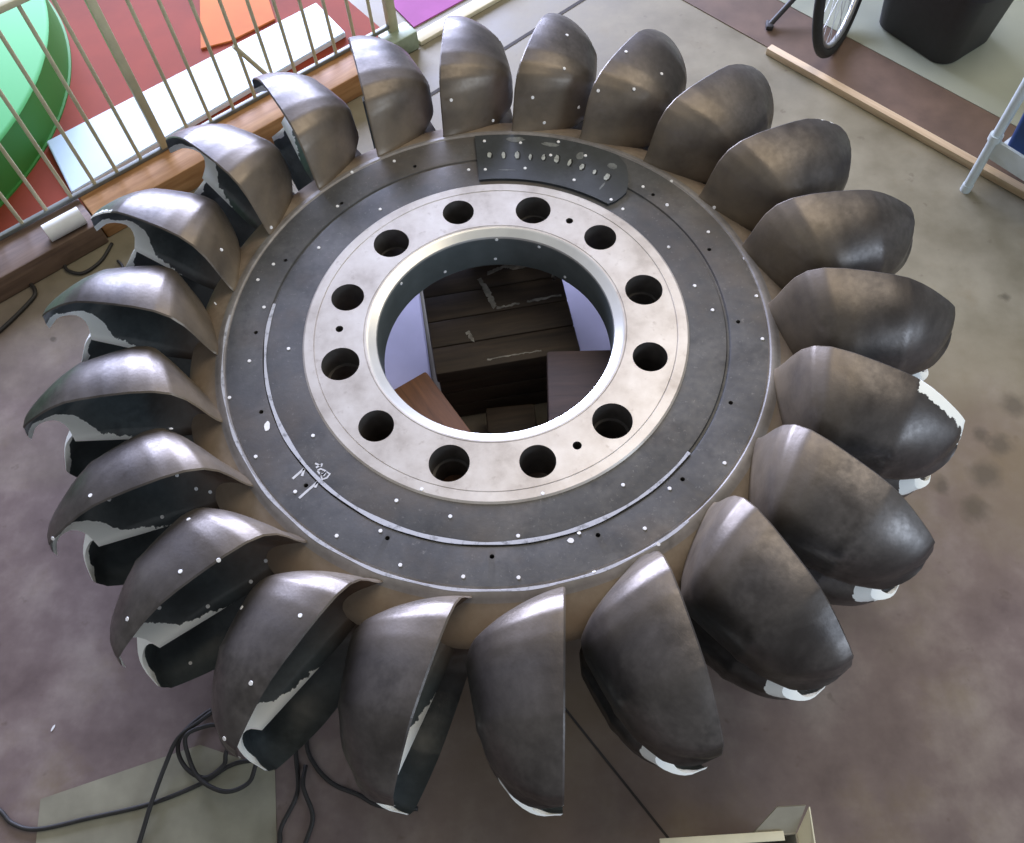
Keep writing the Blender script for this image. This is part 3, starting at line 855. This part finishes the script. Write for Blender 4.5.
# stand foot reaching the floor left of the wheel
q = bike.rotation_euler.to_matrix().inverted() @ (Vector((1.058, 1.872, .008)) - Vector((W0.x, W0.y, 0)))
bm = bmesh.new(); add_cyl(bm, (q.x, q.y, q.z + .006), (.56, .02, .32), .011, seg=12); add_box(bm, (.05, .03, .02), place(q.x, q.y, q.z + .006, .4, math.radians(9)), .006); bm_obj('stand', bm, M['dark'], bike, True)
bm = bmesh.new(); add_box(bm, (.022, .008, .055), place(.235, -.024, .13, 0, 0, -.8), .004); tag(bm_obj('reflector', bm, M['dotw'], bike, True), 'white wheel reflector')

# black tub
tubt = thing('plastic_tub', 'large dark grey plastic tub standing on the pale floor at top right', 'tub', (1.71, 1.83, ZF), math.radians(37))
def rrect(hx, hy, r, n=6):
    out = []
    for cx, cy, a0 in ((hx - r, hy - r, 0), (-hx + r, hy - r, 90), (-hx + r, -hy + r, 180), (hx - r, -hy + r, 270)):
        for i in range(n + 1):
            a = math.radians(a0 + 90 * i / n); out.append((cx + r * math.cos(a), cy + r * math.sin(a)))
    return out
def loft(loops, cap0=True, cap1=True):
    V, F = [], []
    n = len(loops[0][0])
    for pts, z in loops: V += [(x, y, z) for x, y in pts]
    for i in range(len(loops) - 1):
        for k in range(n):
            l = (k + 1) % n
            F.append((i * n + k, i * n + l, (i + 1) * n + l, (i + 1) * n + k))
    if cap0: F.append(tuple(range(n))[::-1])
    if cap1: F.append(tuple(range((len(loops) - 1) * n, len(loops) * n)))
    return V, F
hx, hy = .155, .185
L = [(rrect(hx - .012, hy - .012, .06), .0), (rrect(hx, hy, .07), .012), (rrect(hx + .03, hy + .03, .075), .33), (rrect(hx + .02, hy + .02, .07), .33), (rrect(hx - .01, hy - .01, .06), .02)]
mesh_obj('body', *loft(L), M['dark'], tubt, True, None, 40)
L = [(rrect(hx + .03, hy + .03, .075), .325), (rrect(hx + .055, hy + .055, .09), .325), (rrect(hx + .055, hy + .055, .09), .345), (rrect(hx + .02, hy + .02, .07), .345)]
mesh_obj('rim', *loft(L, False, False), M['dark'], tubt, True, None, 30)

# white rack with a blue box
M['wmetal'] = plain('white_enamel', srgb(206, 216, 216), .35, .1, .04, 20)
rack = thing('metal_rack', 'white metal rack with round legs at right edge standing over the batten', 'rack', (1.641, .964, ZF), math.radians(-50))
for x, y in ((0, 0), (.62, 0), (0, .36), (.62, .36)):
    bm = bmesh.new(); add_cyl(bm, (x, y, .012), (x, y, .80), .0165, seg=20); lg = bm_obj('leg', bm, M['wmetal'], rack, True)
    bm = bmesh.new(); add_cyl(bm, (x, y, .0), (x, y, .03), .0185, seg=20); bm_obj('foot_cap', bm, M['wmetal'], lg, True)
    bm = bmesh.new(); add_cyl(bm, (x, y, .235), (x, y, .26), .022, seg=20); bm_obj('collar', bm, M['wmetal'], lg, True)
bm = bmesh.new()
add_box(bm, (.60, .014, .075), place(.31, 0, .205), .003); add_box(bm, (.60, .014, .075), place(.31, .36, .205), .003)
add_box(bm, (.014, .35, .075), place(.62, .18, .205), .003); add_box(bm, (.60, .34, .012), place(.31, .18, .18), .003)
bm_obj('lower_shelf', bm, M['wmetal'], rack, True)
bm = bmesh.new(); add_box(bm, (.66, .40, .025), place(.31, .18, .81), .005); bm_obj('top_shelf', bm, M['wmetal'], rack, True)
bx = thing('storage_box', 'dark blue box standing on lower shelf of the white rack', 'box', (1.641, .964, ZF), math.radians(-50))
mesh_obj('body', *loft([(rrect(.25, .15, .02), 0), (rrect(.26, .16, .02), .2), (rrect(.25, .15, .018), .2), (rrect(.24, .14, .015), .008)]), M.setdefault('bluebox', plain('blue_plastic', srgb(32, 66, 118), .45, 0, .1, 10)), bx, True, None, 40)
for ch in bx.children: ch.location = (.285, .18, .187)

# open carton at the near edge
cart = thing('cardboard_box', 'open pale cardboard box with raised flap on floor in front of the wheel', 'box', (.60, -1.285, ZF), math.radians(4))
M['carton'] = plain('carton', srgb(150, 146, 132), .8, 0, .06, 20)
M['carton_w'] = plain('carton_edge', srgb(224, 218, 190), .7, 0, .04, 20)
h, hx, hy = .20, .10, .12
bm = bmesh.new()
for sx, sy, x, y in ((2 * hx, .005, 0, hy), (2 * hx, .005, 0, -hy), (.005, 2 * hy, hx, 0), (.005, 2 * hy, -hx, 0)): add_box(bm, (sx, sy, h), place(x, y, h / 2 + .003), .001)
add_box(bm, (2 * hx, 2 * hy, .005), place(0, 0, .004), .001)
bm_obj('body', bm, M['carton'], cart, True)
bm = bmesh.new(); add_box(bm, (.28, .02, .012), place(-.07, hy - .004, h + .009), .001); tag(bm_obj('edge_strip', bm, M['carton_w'], cart, True), 'cream wooden edge strip')
def flap(pts, t, m, nm, label=None):
    bm = bmesh.new()
    vs = [bm.verts.new(p) for p in pts]; f = bm.faces.new(vs); f.normal_update()
    g = bmesh.ops.extrude_face_region(bm, geom=[f]); bmesh.ops.translate(bm, vec=-f.normal * t, verts=[e for e in g['geom'] if isinstance(e, bmesh.types.BMVert)])
    bmesh.ops.recalc_face_normals(bm, faces=bm.faces)
    return bm_obj(nm, bm, m, cart)
flap([(.0, hy + .004, h), (.10, hy + .004, h), (.125, hy + .055, h + .035), (.06, hy + .055, h + .035)], .004, M['carton'], 'flap')
flap([(hx + .003, -.10, h), (hx + .003, hy, h), (hx + .032, hy + .05, h + .035), (hx + .02, -.08, h + .03)], .004, M['carton_w'], 'flap')

# ------------------------------------------------------------------ cables
M['cable'] = plain('black_cable', srgb(40, 38, 36), .6, 0, .15, 60)
def cable(pts, r, label, z=None, name='power_cable'):
    zs = z or [0] * len(pts)
    path = catmull([(x, y, ZF + r + .0015 + zz) for (x, y), zz in zip(pts, zs)], 10)
    return tag(mesh_obj(name, *tube_data(path, r, 10), M['cable'], None, True), label, 'cable')
cable([(-1.50, -1.02), (-1.38, -1.07), (-1.286, -1.113), (-1.238, -1.146), (-1.169, -1.158), (-1.044, -1.131), (-.892, -1.096), (-.77, -1.047), (-.702, -1.003), (-.647, -.989), (-.562, -.984)], .0058, 'black cable running in a long sweep from the left edge across the pale floor patch')
cable([(-.93, -1.34), (-.902, -1.2), (-.882, -1.1), (-.864, -1.004), (-.838, -.941), (-.792, -.900), (-.752, -.862), (-.70, -.83)], .0058, 'black cable running straight up from the bottom edge, left of the loops', [0, 0, .017, .017, .033, .033, .017, .0])
cable([(-.74, -.85), (-.785, -.868), (-.832, -.923), (-.838, -.968), (-.805, -1.013), (-.753, -1.034), (-.711, -1.003), (-.704, -.976), (-.70, -.93)], .0058, 'black cable lying in a small round loop under the lower left bucket', [0, 0, .017, .017, .017, .017, .017, .033, .017])
cable([(-.725, -.90), (-.772, -.910), (-.81, -.935), (-.805, -.977), (-.762, -1.038), (-.691, -1.068), (-.638, -1.046), (-.621, -1.002), (-.617, -.966), (-.61, -.90)], .0058, 'black cable lying in the wider loop under the lower left bucket', [.02, .033, .05, .033, .033, .033, .02, .033, .017, 0])
cable([(-.535, -.90), (-.531, -.966), (-.513, -1.062), (-.543, -1.146), (-.542, -1.187), (-.55, -1.3)], .0058, 'black cable bending down to the bottom edge, left one of the forking pair')
cable([(-.500, -1.0), (-.495, -1.053), (-.466, -1.121), (-.478, -1.187), (-.50, -1.3)], .0058, 'black cable bulging right to the bottom edge, right one of the forking pair', [.0, .017, 0, 0, 0])
cable([(-.50, -.88), (-.504, -.948), (-.474, -1.001), (-.422, -1.044), (-.354, -1.069), (-.296, -1.094), (-.2, -1.10)], .0058, 'black cable passing under the two lowest buckets toward the right')
cable([(-1.597, .688), (-1.571, .648), (-1.512, .636), (-1.461, .69), (-1.440, .77)], .006, 'short thin cable looped in front of the white roll', None, 'thin_cable')
cable([(-1.40, .69), (-1.375, .66), (-1.362, .60), (-1.36, .52)], .005, 'thin cable end on floor behind the left bucket beside the beam', None, 'thin_cable')
cable([(-1.70, .60), (-1.666, .56), (-1.668, .516), (-1.743, .385), (-1.80, .336), (-1.9, .28)], .007, 'thin dark cable on floor at the left edge below the beam', None, 'thin_cable')
bm = bmesh.new(); dab(bm, -1.201, -.91, ZF + .0005, 1.2, .006, .02, .001, 10, 4)
tag(bm_obj('paper_scrap', bm, M['dotw']), 'tiny white paper scrap on the mauve floor at lower left', 'scrap')
